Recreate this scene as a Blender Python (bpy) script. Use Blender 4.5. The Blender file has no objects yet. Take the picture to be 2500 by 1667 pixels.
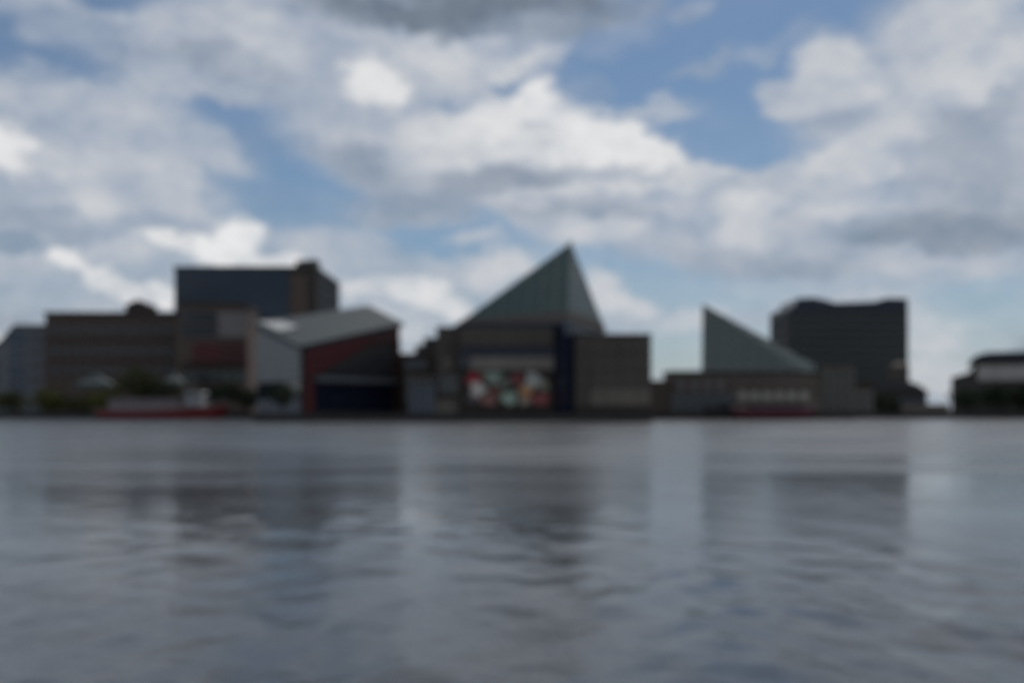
import bpy, bmesh, math, random
import numpy as np
from mathutils import Vector, Matrix, noise as mnoise

R = math.radians
random.seed(7)
np.random.seed(7)
scene = bpy.context.scene
col = scene.collection

# ------------------------------------------------------------------ camera
F = 2500.0            # focal length in photo pixels (photo is 2500 wide)
CX, HY = 1250.0, 997.0  # principal column and horizon row
CAM_H = 2.5
cam_d = bpy.data.cameras.new('camera')
cam = bpy.data.objects.new('camera', cam_d)
col.objects.link(cam)
cam.location = (0, 0, CAM_H)
cam.rotation_euler = (R(90), 0, 0)
cam_d.sensor_width = 36
cam_d.lens = 36 * F / 2500
cam_d.shift_y = (HY - 833.5) / 2500
cam_d.clip_start = 0.1
cam_d.clip_end = 9000
cam_d.dof.use_dof = True          # the photograph is focused on a point a metre or two away
cam_d.dof.focus_distance = 1.5
cam_d.dof.aperture_fstop = 2.1
scene.camera = cam
scene.render.resolution_x, scene.render.resolution_y = 1024, 682
scene.render.engine = 'CYCLES'
scene.cycles.use_denoising = True
scene.cycles.blur_glossy = 0.0
scene.cycles.max_bounces = 4
scene.cycles.caustics_reflective = False
scene.cycles.caustics_refractive = False
vs = scene.view_settings
vs.view_transform = 'Standard'
vs.look = 'None'
vs.gamma = 1
vs.use_curve_mapping = False
vs.exposure = 0.0

# ------------------------------------------------------------------ sky
SUN_EL, SUN_AZ = 52.0, 18.0       # high, behind the buildings and a little to the right (azimuth from +Y towards +X)
world = bpy.data.worlds.new('World')
scene.world = world
world.use_nodes = True
nt = world.node_tree
nt.nodes.clear()
N, L = nt.nodes.new, nt.links.new


def sock(node, i, v):
    if isinstance(v, bpy.types.NodeSocket):
        L(v, node.inputs[i])
    else:
        node.inputs[i].default_value = v


def mth(op, a, b=0.0, c=0.0, clamp=False):
    n = N('ShaderNodeMath')
    n.operation = op
    n.use_clamp = clamp
    sock(n, 0, a); sock(n, 1, b); sock(n, 2, c)
    return n.outputs[0]


def mixc(f, a, b):
    n = N('ShaderNodeMix')
    n.data_type = 'RGBA'
    sock(n, 0, f); sock(n, 6, a); sock(n, 7, b)
    return n.outputs[2]


def wnoise(vec, scale, detail=3, rough=0.55):
    n = N('ShaderNodeTexNoise')
    L(vec, n.inputs['Vector'])
    n.inputs['Scale'].default_value = scale
    n.inputs['Detail'].default_value = detail
    n.inputs['Roughness'].default_value = rough
    return n


def maprange(v, a, b, c, d, smooth=True):
    n = N('ShaderNodeMapRange')
    n.interpolation_type = 'SMOOTHSTEP' if smooth else 'LINEAR'
    sock(n, 0, v)
    for i, x in enumerate((a, b, c, d)):
        n.inputs[i + 1].default_value = x
    return n.outputs[0]


tc = N('ShaderNodeTexCoord')
DIR = tc.outputs['Generated']
sp = N('ShaderNodeSeparateXYZ')
L(DIR, sp.inputs[0])
dx, dy, dz = sp.outputs
az = mth('ARCTAN2', dx, dy)
el = mth('ARCSINE', dz)
cxyz = N('ShaderNodeCombineXYZ')
L(az, cxyz.inputs[0]); L(el, cxyz.inputs[1])
# turbulent edges: the cloud coordinates are bent by noise on the direction vector
sq = N('ShaderNodeMapping')
sq.inputs['Scale'].default_value = (1, 1, 1.7)
L(DIR, sq.inputs['Vector'])
w1 = wnoise(sq.outputs[0], 9, 4, 0.6)
w2 = wnoise(sq.outputs[0], 28, 4, 0.6)


def vm(op, a, b=None, s=None):
    n = N('ShaderNodeVectorMath')
    n.operation = op
    L(a, n.inputs[0])
    if b is not None:
        if isinstance(b, tuple):
            n.inputs[1].default_value = b
        else:
            L(b, n.inputs[1])
    if s is not None:
        n.inputs['Scale'].default_value = s
    return n.outputs['Value'] if op == 'LENGTH' else n.outputs[0]


wv1 = vm('SCALE', vm('SUBTRACT', w1.outputs['Color'], (.5, .5, .5)), s=0.040)
wv2 = vm('SCALE', vm('SUBTRACT', w2.outputs['Color'], (.5, .5, .5)), s=0.034)
P2 = vm('MULTIPLY', vm('ADD', cxyz.outputs[0], vm('ADD', wv1, wv2)), (1, 1, 0))

# the sky everywhere: broken cloud, amount (red) and lightness (green), from noise on a cloud-layer projection
den = mth('ADD', mth('ABSOLUTE', dz), 0.22)
pr = N('ShaderNodeCombineXYZ')
L(mth('DIVIDE', dx, den), pr.inputs[0]); L(mth('DIVIDE', dy, den), pr.inputs[1]); L(dz, pr.inputs[2])
n1 = wnoise(pr.outputs[0], 1.1, 6, 0.58)
n2 = wnoise(pr.outputs[0], 2.6, 5, 0.6)
D0 = maprange(n1.outputs[0], 0.36, 0.56, 0.25, 1.0)
L0 = maprange(n2.outputs[0], 0.3, 0.7, 0.12, 0.85)
base = N('ShaderNodeCombineColor')
L(D0, base.inputs[0]); L(L0, base.inputs[1])
cur = base.outputs[0]

# individual clouds and blue gaps: photo column, row, half width, half height, tilt, cloud amount, lightness, strength
CLOUDS = [
    (1250, 430, 1700, 560, 0, .80, .52, .9),
    # blue gaps
    (1800, 120, 430, 250, -8, .04, .4, .97), (1560, 215, 200, 130, 0, .05, .4, .95), (1990, 40, 190, 90, -25, .03, .4, .95),
    (1760, 335, 270, 75, 8, .08, .4, .95), (1880, 340, 130, 50, -5, .15, .4, .9),
    (-10, 115, 75, 70, 0, .05, .4, .95), (320, 2, 130, 28, 0, .12, .4, .9), (120, 160, 180, 52, 0, .15, .4, .9),
    (600, 290, 230, 44, 4, .12, .45, .95), (690, 385, 120, 75, 25, .22, .4, .9), (770, 455, 140, 95, 15, .08, .4, .95),
    (620, 495, 170, 55, 10, .18, .4, .9), (490, 435, 60, 26, 20, .25, .4, .8), (740, 535, 150, 50, -6, .28, .4, .9),
    (1080, 590, 190, 44, 0, .14, .4, .95), (1230, 570, 100, 40, 20, .3, .45, .85), (1500, 655, 260, 60, 10, .28, .45, .9),
    (1700, 700, 260, 60, 0, .36, .5, .9), (2420, 735, 190, 80, 0, .36, .5, .9), (1650, 850, 100, 80, 0, .42, .55, .8),
    (2480, 35, 80, 22, -20, .25, .5, .85), (2320, 850, 180, 60, 0, .5, .6, .8),
    # broad grey veils
    (180, 70, 170, 50, 0, .55, .42, .8), (200, 265, 300, 75, 5, .86, .58, .9), (330, 450, 250, 95, 12, .92, .63, .9),
    (80, 555, 210, 52, 5, .82, .38, .8), (380, 555, 160, 40, 0, .8, .42, .8), (0, 590, 110, 20, 0, .5, .25, .7),
    (120, 700, 260, 60, 0, .75, .52, .7), (890, 320, 210, 130, 10, .92, .54, .92), (900, 420, 130, 60, 15, .9, .36, .9),
    (1010, 520, 170, 50, -5, .78, .33, .9), (850, 625, 190, 45, 5, .85, .5, .85), (960, 130, 170, 90, 0, .9, .52, .9),
    (2110, 290, 220, 60, 0, .92, .44, .9), (2300, 180, 250, 180, -20, .97, .58, .95), (2400, 380, 230, 120, 0, .97, .43, .95),
    (2020, 560, 420, 85, 0, .95, .5, .95), (1830, 455, 200, 50, 0, .93, .54, .9), (1640, 590, 180, 60, 8, .93, .5, .9),
    (2060, 395, 190, 75, -14, .94, .6, .9),
    # left cloud bank
    (450, 85, 150, 75, 0, .95, .58, .95), (650, 95, 120, 70, 10, .95, .66, .95), (540, 150, 190, 40, 10, .95, .42, .85),
    (560, 60, 90, 45, 0, .95, .62, .8), (330, 245, 70, 40, 0, .9, .6, .8), (520, 220, 190, 26, 8, .92, .5, .8),
    (10, 368, 115, 50, 22, 1, .92, .95), (130, 410, 90, 28, 12, .97, .68, .9), (235, 490, 70, 34, 10, 1, .70, .9),
    (420, 420, 90, 60, 20, .97, .67, .9), (480, 385, 110, 30, 8, .9, .6, .8),
    (400, 480, 90, 40, 25, .95, .58, .8), (250, 300, 90, 30, 0, .9, .55, .7),
    # dark cloud along the top
    (1000, 10, 300, 75, 6, 1, .14, .98), (1085, 50, 140, 48, 0, 1, .10, .9), (1320, 5, 230, 60, 8, 1, .10, .95),
    (1450, 50, 170, 45, 0, .85, .25, .9), (960, 0, 80, 14, 0, 1, .30, .8), (1560, 30, 70, 40, 0, .6, .3, .8),
    (1690, 25, 60, 26, -20, .55, .45, .85), (1340, 75, 230, 32, 0, .85, .32, .8),
    # cumulus top centre
    (1060, 150, 170, 62, 0, .97, .74, .95), (920, 110, 90, 40, 0, .92, .64, .8), (1270, 165, 120, 30, -12, .95, .76, .95),
    (905, 200, 80, 52, 20, 1, .92, .95), (965, 235, 46, 36, 0, 1, .93, 1), (1080, 210, 110, 26, 0, .95, .62, .7),
    (1235, 207, 60, 14, 0, .3, .4, .8), (1115, 250, 42, 18, -10, .35, .4, .8),
    # big central cumulus
    (1560, 255, 260, 75, 14, .06, .4, .92), (1760, 330, 170, 70, 8, .16, .45, .92),
    (1180, 400, 260, 100, 0, 1, .52, .95), (1060, 365, 110, 80, 0, 1, .72, .95),
    (1350, 360, 330, 100, 10, 1, .82, 1), (1300, 265, 85, 58, 0, 1, .95, 1), (1220, 285, 95, 60, 0, 1, .88, .95),
    (1410, 330, 120, 62, 14, 1, .90, 1), (1530, 350, 130, 62, 18, 1, .93, 1), (1625, 390, 85, 50, 20, 1, .88, 1),
    (1130, 330, 70, 40, 0, 1, .76, .8), (1400, 395, 80, 50, 0, 1, .92, .8), (1080, 420, 90, 36, 0, 1, .76, .9),
    (1330, 315, 80, 26, 0, 1, .74, .6), (1290, 405, 60, 20, 0, 1, .72, .7),
    (1290, 450, 300, 42, 2, 1, .33, .9), (1520, 432, 150, 20, -6, 1, .52, .9), (1190, 470, 160, 20, 0, 1, .40, .85),
    (1480, 462, 220, 18, -4, 1, .74, .95), (1700, 430, 78, 30, -10, 1, .76, .9), (1370, 495, 190, 16, 0, 1, .68, .7),
    (1420, 520, 260, 30, 0, 1, .40, .85), (1470, 558, 110, 34, 4, 1, .72, .95), (1660, 510, 90, 28, 0, 1, .66, .8),
    # small scud in the blue gap
    (1615, 268, 110, 28, -4, .72, .55, .95), (1610, 240, 40, 22, 0, .7, .6, .8), (1722, 165, 95, 26, -6, .5, .45, .9),
    (1860, 150, 60, 26, 0, .42, .45, .9), (1520, 110, 120, 34, -14, .35, .5, .8), (1430, 230, 80, 30, 0, .4, .5, .8), (1930, 95, 90, 26, -30, .35, .5, .8), (1465, 238, 50, 22, 0, .3, .4, .8),
    # right cumulus
    (2030, 160, 88, 84, 10, 1, .66, 1), (2085, 215, 84, 50, 0, 1, .74, .9), (1920, 245, 80, 36, 10, .95, .6, .95),
    (2000, 235, 90, 40, 0, 1, .62, .9), (2300, 90, 130, 80, -30, 1, .64, .95), (2340, 190, 150, 70, 0, 1, .74, .95),
    (2250, 130, 90, 70, 0, .98, .64, .9), (2440, 110, 110, 60, 0, 1, .66, .9), (2420, 10, 110, 30, -10, .9, .62, .9),
    (2170, 330, 120, 30, -10, .96, .66, .8), (2050, 375, 110, 36, -10, 1, .74, .9), (2130, 415, 60, 26, 0, 1, .72, .9),
    (2480, 320, 80, 40, 0, 1, .54, .8), (1830, 490, 80, 42, 0, 1, .78, .95), (2060, 505, 140, 34, 0, 1, .70, .9),
    (1820, 568, 80, 50, 0, 1, .70, .9), (2440, 250, 110, 30, -20, 1, .46, .8),
    (2380, 560, 330, 60, 0, .95, .30, .9), (2260, 575, 190, 30, 0, .95, .27, .7), (2400, 480, 190, 40, 0, 1, .44, .8),
    (1960, 655, 300, 34, 2, .9, .36, .85), (1720, 630, 140, 30, 12, .92, .42, .7), (2300, 650, 220, 28, 2, .95, .56, .9),
    (2080, 690, 260, 22, 0, .8, .5, .8),
    # low clouds behind the roofs
    (585, 585, 62, 58, 15, 1, 1.0, 1), (535, 612, 100, 44, 0, 1, 1.0, 1), (655, 640, 110, 26, 5, 1, .9, .95),
    (405, 587, 68, 27, 10, 1, .88, 1), (170, 636, 60, 28, 5, 1, .90, 1), (265, 692, 80, 30, 26, 1, .88, 1),
    (395, 735, 46, 32, 20, 1, .94, 1), (320, 722, 70, 26, 15, 1, .86, .9), (300, 615, 90, 20, 0, .9, .62, .8),
    (880, 712, 62, 32, 0, 1, .82, .95), (1010, 702, 115, 34, 8, 1, .86, 1), (1085, 738, 90, 36, 20, 1, .86, 1),
    (1215, 655, 100, 46, -18, 1, .74, .95), (1165, 590, 72, 20, -4, .9, .62, .9), (980, 790, 100, 50, 0, .9, .68, .8),
    (1490, 715, 80, 44, 42, .97, .72, .95), (1560, 738, 60, 26, 10, .95, .72, .9), (1680, 772, 85, 38, -15, .95, .72, .9),
    (1900, 700, 150, 24, 0, .7, .55, .7), (2270, 830, 90, 36, 0, .85, .66, .8), (2270, 915, 110, 40, 0, .9, .72, .8),
]
prev = None
for (px, py, rx, ry, rot, D, Li, st) in CLOUDS:
    u, v = (px - CX) / F, (HY - py) / F
    a, e = math.atan(u), math.atan(v / math.sqrt(1 + u * u))
    m = N('ShaderNodeMapping')
    m.vector_type = 'TEXTURE'
    L(P2, m.inputs['Vector'])
    lc = N('ShaderNodeCombineXYZ')      # the third coordinate only chains the nodes in order (scaled away below); keeps the shader stack small
    lc.inputs[0].default_value = a
    lc.inputs[1].default_value = e
    if prev is not None:
        L(prev, lc.inputs[2])
    L(lc.outputs[0], m.inputs['Location'])
    m.inputs['Rotation'].default_value = (0, 0, R(-rot))
    m.inputs['Scale'].default_value = (rx / F / (1 + u * u), ry / F, 1e6)
    r = vm('LENGTH', m.outputs[0])
    w = prev = maprange(r, 1.30, 0.50, 0.0, st)
    cur = mixc(w, cur, (D, min(Li, 1), 0, 1))
sc_ = N('ShaderNodeSeparateColor')
L(cur, sc_.inputs[0])
fine = wnoise(sq.outputs[0], 20, 5, 0.62)
fv = mth('SUBTRACT', fine.outputs[0], 0.5)
cl_d = mth('ADD', sc_.outputs[0], mth('MULTIPLY', fv, mth('MULTIPLY', sc_.outputs[0], 0.75)), clamp=True)
cl_l = mth('ADD', sc_.outputs[1], mth('MULTIPLY', fv, 0.5), clamp=True)
ramp = N('ShaderNodeValToRGB')
L(cl_l, ramp.inputs[0])
K = 1.0   # cloud radiance in picture units; divided by the background strength below
cr = ramp.color_ramp
cr.elements[0].position = 0.0
cr.elements[0].color = (.120, .150, .195, 1)
cr.elements[1].position = 1.0
cr.elements[1].color = (.80, .805, .81, 1)
e1 = cr.elements.new(0.5); e1.color = (.41, .455, .53, 1)
e2 = cr.elements.new(0.25); e2.color = (.24, .285, .35, 1)
e3 = cr.elements.new(0.75); e3.color = (.58, .60, .635, 1)
STR = 0.1
cscale = N('ShaderNodeVectorMath')
cscale.operation = 'SCALE'
L(ramp.outputs[0], cscale.inputs[0])
cscale.inputs['Scale'].default_value = 1.0 / STR
sky = N('ShaderNodeTexSky')
sky.sky_type = 'NISHITA'
sky.sun_disc = False
sky.sun_elevation = R(SUN_EL)
sky.sun_rotation = R(SUN_AZ)
sky.air_density = 1.0
sky.dust_density = 0.6
sky.ozone_density = 2.0
skyd = N('ShaderNodeVectorMath')       # Nishita below the horizon is black: mirror it so that the lower half stays plausible
skyd.operation = 'MULTIPLY'
L(sky.outputs[0], skyd.inputs[0])
skyd.inputs[1].default_value = (.44, .535, .60)
final = mixc(cl_d, skyd.outputs[0], cscale.outputs[0])
bg = N('ShaderNodeBackground')
L(final, bg.inputs['Color'])
bg.inputs['Strength'].default_value = STR
wo = N('ShaderNodeOutputWorld')
L(bg.outputs[0], wo.inputs[0])
world.cycles.sampling_method = 'MANUAL'
world.cycles.sample_map_resolution = 512

# ------------------------------------------------------------------ sun
sd = bpy.data.lights.new('sun', 'SUN')
sd.energy = 2.0
sd.angle = R(2.0)
sd.color = (1.0, .95, .87)
so = bpy.data.objects.new('sun', sd)
col.objects.link(so)
sdir = Vector((math.sin(R(SUN_AZ)) * math.cos(R(SUN_EL)), math.cos(R(SUN_AZ)) * math.cos(R(SUN_EL)), math.sin(R(SUN_EL))))
so.rotation_euler = sdir.to_track_quat('Z', 'Y').to_euler()
so.location = (0, 0, 300)


# ------------------------------------------------------------------ helpers
def P(px, py, Y):
    """world point seen at photo pixel (px, py) at distance Y"""
    return Vector(((px - CX) / F * Y, Y, CAM_H + (HY - py) / F * Y))


def mat(name, c, rough=0.8, var=0.25, scale=0.4, metal=0.0, bump=0.0, spec=0.5, stretch=(1, 1, 1)):
    m = bpy.data.materials.new(name)
    m.use_nodes = True
    t = m.node_tree
    b = t.nodes['Principled BSDF']
    b.inputs['Roughness'].default_value = rough
    b.inputs['Metallic'].default_value = metal
    b.inputs['Specular IOR Level'].default_value = spec
    tcn = t.nodes.new('ShaderNodeTexCoord')
    mp = t.nodes.new('ShaderNodeMapping')
    mp.inputs['Scale'].default_value = stretch
    t.links.new(tcn.outputs['Object'], mp.inputs[0])
    nz = t.nodes.new('ShaderNodeTexNoise')
    nz.inputs['Scale'].default_value = scale
    nz.inputs['Detail'].default_value = 6
    t.links.new(mp.outputs[0], nz.inputs['Vector'])
    mx = t.nodes.new('ShaderNodeMix')
    mx.data_type = 'RGBA'
    mx.inputs[6].default_value = tuple(x * (1 - var) for x in c) + (1,)
    mx.inputs[7].default_value = tuple(min(1, x * (1 + var)) for x in c) + (1,)
    t.links.new(nz.outputs[0], mx.inputs[0])
    t.links.new(mx.outputs[2], b.inputs['Base Color'])
    if bump:
        bn = t.nodes.new('ShaderNodeBump')
        bn.inputs['Strength'].default_value = bump
        bn.inputs['Distance'].default_value = 0.1
        t.links.new(nz.outputs[0], bn.inputs['Height'])
        t.links.new(bn.outputs[0], b.inputs['Normal'])
    return m


def brick_mat(name, c, mortar, scale=1.0):
    m = mat(name, c, 0.9, 0.3, 0.25)
    t = m.node_tree
    mx = [n for n in t.nodes if n.type == 'MIX'][0]
    bt = t.nodes.new('ShaderNodeTexBrick')
    bt.inputs['Scale'].default_value = scale
    bt.inputs['Mortar Size'].default_value = 0.03
    bt.inputs['Brick Width'].default_value = 0.8
    bt.inputs['Row Height'].default_value = 0.25
    tcn = [n for n in t.nodes if n.type == 'TEX_COORD'][0]
    sx = t.nodes.new('ShaderNodeSeparateXYZ'); cx = t.nodes.new('ShaderNodeCombineXYZ')
    ad = t.nodes.new('ShaderNodeMath')
    t.links.new(tcn.outputs['Object'], sx.inputs[0])
    t.links.new(sx.outputs[0], ad.inputs[0]); t.links.new(sx.outputs[1], ad.inputs[1])
    t.links.new(ad.outputs[0], cx.inputs[0]); t.links.new(sx.outputs[2], cx.inputs[1])
    t.links.new(cx.outputs[0], bt.inputs['Vector'])
    t.links.new(mx.outputs[2], bt.inputs['Color1'])
    t.links.new(mx.outputs[2], bt.inputs['Color2'])
    bt.inputs['Mortar'].default_value = tuple(mortar) + (1,)
    t.links.new(bt.outputs[0], t.nodes['Principled BSDF'].inputs['Base Color'])
    return m


M = dict(
    tan=mat('tan_concrete', (.135, .112, .09), .85, .25, .3, stretch=(1, 1, .4)),
    concrete=mat('concrete', (.102, .086, .070), .85, .3, .35, stretch=(1, 1, .4)),
    pale_concrete=mat('pale_concrete', (.185, .157, .126), .85, .25, .3, stretch=(1, 1, .4)),
    dark_concrete=mat('dark_concrete', (.046, .038, .031), .9, .3, .3),
    brick=brick_mat('brown_brick', (.086, .058, .046), (.12, .10, .085)),
    brick2=brick_mat('dark_brick', (.098, .062, .048), (.13, .12, .11)),
    taupe=mat('taupe_panel', (.20, .18, .175), .7, .25, .3),
    red=mat('red_panel', (.088, .014, .015), .6, .2, .3),
    red_dim=mat('maroon_panel', (.064, .021, .019), .7, .25, .3),
    glass=mat('tinted_glass', (.018, .026, .034), .06, .3, .1, spec=.6),
    blue_glass=mat('blue_glass', (.016, .036, .072), .06, .3, .1, spec=.6),
    navy=mat('navy_panel', (.012, .016, .035), .25, .25, .2, spec=.4),
    green_glass=mat('pyramid_glass', (.032, .070, .055), .14, .22, .09, spec=.55),
    grey_glass=mat('grey_glass', (.135, .162, .152), .15, .2, .1, spec=.5),
    mullion=mat('mullion', (.045, .07, .062), .45, .2, .5, metal=.3),
    matte_shade_glass=mat('matte_shade_glass', (.016, .02, .028), .5, .25, .2, spec=.15),  # darker tower glass for the receding side, its shade put into the colour
    pale_band=mat('pale_band', (.23, .205, .175), .85, .25, .3),
    frame=mat('dark_frame', (.035, .037, .04), .5, .2, .5),
    pale_frame=mat('grey_frame', (.16, .16, .16), .6, .2, .5),
    metal_roof=mat('metal_roof', (.019, .035, .043), .55, .15, .2, spec=.25),
    white_panel=mat('pale_panel', (.27, .27, .27), .6, .2, .25),
    grey_panel=mat('grey_panel', (.145, .155, .17), .65, .25, .25),
    dark_wall=mat('dark_wall', (.056, .050, .044), .8, .3, .25),
    black_wall=mat('black_wall', (.036, .027, .020), .7, .3, .25),
    cream=mat('cream_render', (.48, .43, .40), .8, .2, .25),
    roof=mat('roofing', (.05, .05, .052), .9, .3, .3),
    white=mat('white_paint', (.36, .36, .36), .5, .12, .8),
    rose=mat('weathered_white_paint', (.23, .18, .18), .6, .2, .5),
    hull_red=mat('red_hull_paint', (.165, .010, .012), .5, .25, .4),
    hull_maroon=mat('maroon_hull_paint', (.085, .010, .02), .5, .25, .4),
    canvas=mat('white_canvas', (.075, .095, .095), .8, .1, .5),
    awning=mat('cream_canvas', (.42, .40, .33), .8, .1, .5),
    stone=mat('quay_stone', (.045, .044, .041), .9, .4, .3, bump=.3),
    paving=mat('paving', (.17, .165, .155), .9, .3, .15),
    bark=mat('bark', (.05, .038, .028), .9, .3, 2, bump=.4),
)


def leaf_mat(name, c):
    m = mat(name, c, .75, .45, .45, spec=.15)
    return m


M['olive'] = leaf_mat('olive_leaves', (.050, .056, .020))
M['lime'] = leaf_mat('yellow_green_leaves', (.085, .090, .024))
M['deep'] = leaf_mat('dark_green_leaves', (.030, .042, .022))


def tag(o, label=None, cat=None, group=None, kind=None):
    for k, v in (('label', label), ('category', cat), ('group', group), ('kind', kind)):
        if v:
            o[k] = v
    return o


def thing(name, label, cat, loc, group=None):
    o = bpy.data.objects.new(name, None)
    o.empty_display_size = 1
    col.objects.link(o)
    o.location = loc
    return tag(o, label, cat, group)


def link(name, me, parent=None, loc=None):
    """mesh in world coordinates -> object, parented with its world place kept"""
    o = bpy.data.objects.new(name, me)
    col.objects.link(o)
    if parent is not None:
        o.parent = parent
        off = Vector((0, 0, 0))
        p = parent
        while p is not None:
            off += p.location
            p = p.parent
        o.location = (Vector(loc) if loc is not None else Vector((0, 0, 0))) - off
    elif loc is not None:
        o.location = loc
    return o


def mesh(name, verts, faces, mats, fmat=None, smooth=False):
    me = bpy.data.meshes.new(name)
    me.from_pydata([tuple(v) for v in verts], [], faces)
    for m in (mats if isinstance(mats, (list, tuple)) else [mats]):
        me.materials.append(m)
    if fmat:
        me.polygons.foreach_set('material_index', fmat)
    if smooth:
        me.polygons.foreach_set('use_smooth', [True] * len(faces))
    me.update()
    return me


class MB:
    def __init__(self):
        self.v, self.f = [], []

    def add(self, vs, fs):
        n = len(self.v)
        self.v += [tuple(x) for x in vs]
        self.f += [tuple(i + n for i in f) for f in fs]
        return self

    def box(self, x0, x1, y0, y1, z0, z1):
        vs = [(x, y, z) for x in (x0, x1) for y in (y0, y1) for z in (z0, z1)]
        return self.add(vs, [(0, 1, 3, 2), (4, 6, 7, 5), (0, 4, 5, 1), (2, 3, 7, 6), (0, 2, 6, 4), (1, 5, 7, 3)])

    def bar(self, a, b, r, n=4, r2=None):
        a, b = Vector(a), Vector(b)
        d = (b - a).normalized()
        up = Vector((0, 0, 1)) if abs(d.z) < .95 else Vector((1, 0, 0))
        s = d.cross(up).normalized()
        t = d.cross(s)
        vs = []
        for p, rr in ((a, r), (b, r if r2 is None else r2)):
            for k in range(n):
                an = 2 * math.pi * (k + .5) / n
                vs.append(p + s * math.cos(an) * rr + t * math.sin(an) * rr)
        fs = [(k, (k + 1) % n, n + (k + 1) % n, n + k) for k in range(n)]
        fs += [tuple(reversed(range(n))), tuple(range(n, 2 * n))]
        return self.add(vs, fs)

    def prism(self, front, dvec):
        """polygon of world points extruded along dvec"""
        n = len(front)
        d = Vector(dvec)
        vs = [Vector(p) for p in front] + [Vector(p) + d for p in front]
        fs = [tuple(range(n)), tuple(reversed(range(n, 2 * n)))]
        fs += [(i, n + i, n + (i + 1) % n, (i + 1) % n) for i in range(n)]
        return self.add(vs, fs)

    def build(self, name, m, parent=None, smooth=False):
        me = mesh(name, self.v, self.f, m, smooth=smooth)
        bm = bmesh.new()
        bm.from_mesh(me)
        bmesh.ops.recalc_face_normals(bm, faces=bm.faces)
        bm.to_mesh(me)
        bm.free()
        return link(name, me, parent)


G = 1.4   # quay level


def prof(parent, name, pts, Y, depth, m):
    """front outline given in photo pixels at distance Y, extruded back by depth metres"""
    return MB().prism([P(x, y, Y) for x, y in pts], (0, depth, 0)).build(name, m, parent)


def gy(Y, z=G):
    """photo row of height z at distance Y"""
    return HY - (z - CAM_H) / Y * F


def rect(parent, name, x0, x1, y0, y1, Y, depth, m):
    return prof(parent, name, [(x0, y1), (x1, y1), (x1, y0), (x0, y0)], Y, depth, m)


def window_mesh(w, h, glass, frame, bar=.12, d=.14, mull=1):
    """frame ring standing proud of a recessed pane, with mullions; origin at the centre, facing -Y"""
    b = MB()
    x, z = w / 2, h / 2
    b.box(-x, x, -d, 0, -z, -z + bar); b.box(-x, x, -d, 0, z - bar, z)
    b.box(-x, -x + bar, -d, 0, -z + bar, z - bar); b.box(x - bar, x, -d, 0, -z + bar, z - bar)
    for i in range(1, mull + 1):
        xx = -x + w * i / (mull + 1)
        b.box(xx - bar * .35, xx + bar * .35, -d * .8, 0, -z + bar, z - bar)
    nf = len(b.f)
    b.box(-x + bar, x - bar, -d * .35, -.01, -z + bar, z - bar)
    return mesh('window', b.v, b.f, [frame, glass], [0] * nf + [1] * (len(b.f) - nf))


def windows(parent, me, x0, x1, z0, z1, nx, nz, Y, side=None):
    """a grid of window parts on a wall that faces the camera (or on a side wall at x=side running from Y=x0 to x1)"""
    for j in range(nz):
        for i in range(nx):
            t = x0 + (x1 - x0) * (i + .5) / nx
            z = z0 + (z1 - z0) * (j + .5) / nz
            if side is None:
                o = link('window', me, parent, (t, Y, z))
            else:
                o = link('window', me, parent, (side, t, z))
                o.rotation_euler = (0, 0, R(90))


def xw(px, Y):
    return (px - CX) / F * Y


# ------------------------------------------------------------------ water
def lines(dense0, dense1, step, lo, hi, grow=1.25):
    xs = list(np.arange(dense0, dense1 + 1e-6, step))
    s, a = step, xs[-1]
    while a < hi:
        s *= grow
        a += s
        xs.append(a)
    s, a = step, xs[0]
    left = []
    while a > lo:
        s *= grow
        a -= s
        left.append(a)
    return np.array(left[::-1] + xs)


gx = lines(-34, 34, .11, -2500, 2500)
gyl = lines(4, 62, .11, -400, 900)
XX, YY = np.meshgrid(gx, gyl)
H = np.zeros_like(XX)
rng = np.random.RandomState(3)
wind = R(35)
for i in range(70):
    lam = .42 * (3.2 / .42) ** rng.rand()
    th = (wind if i % 2 else R(5)) + rng.normal(0, .6)
    k = 2 * math.pi / lam
    amp = .0042 * lam ** .75 * rng.uniform(.5, 1.2)
    H += amp * np.sin(k * (XX * math.cos(th) + YY * math.sin(th)) + rng.uniform(0, 6.28) + .8 * np.sin(XX * .11 + i) + .8 * np.cos(YY * .13 + 2 * i))
# calm and lively patches
patch = .62 + .38 * np.sin(XX * .23 + 1.3 + 1.2 * np.sin(YY * .09)) * np.sin(YY * .31 + .5 + .9 * np.sin(XX * .12))
fade = np.clip((36 - np.abs(XX)) / 8, 0, 1) * np.clip((62 - YY) / 24, 0, 1) * np.clip((YY - 1) / 3, 0, 1)
calm = 1 - .82 * np.clip((YY - 13) / 10, 0, 1)        # a slick of calmer water in the middle distance
H *= patch * fade * calm
ny, nx = XX.shape
vv = np.stack([XX.ravel(), YY.ravel(), H.ravel()], 1).astype(np.float32)
idx = np.arange(nx * ny).reshape(ny, nx)
q = np.stack([idx[:-1, :-1], idx[:-1, 1:], idx[1:, 1:], idx[1:, :-1]], -1).reshape(-1, 4).astype(np.int32)
wm = bpy.data.meshes.new('water')
wm.vertices.add(len(vv)); wm.vertices.foreach_set('co', vv.ravel())
wm.loops.add(q.size); wm.loops.foreach_set('vertex_index', q.ravel())
wm.polygons.add(len(q)); wm.polygons.foreach_set('loop_start', np.arange(0, q.size, 4, dtype=np.int32))
wm.polygons.foreach_set('use_smooth', np.ones(len(q), bool))
wm.update(calc_edges=True)
water = bpy.data.objects.new('water', wm)
col.objects.link(water)
tag(water, kind='structure')
m = bpy.data.materials.new('harbour_water')
m.use_nodes = True
t = m.node_tree
b = t.nodes['Principled BSDF']
b.inputs['Base Color'].default_value = (.040, .047, .055, 1)
b.inputs['IOR'].default_value = 1.45
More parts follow.
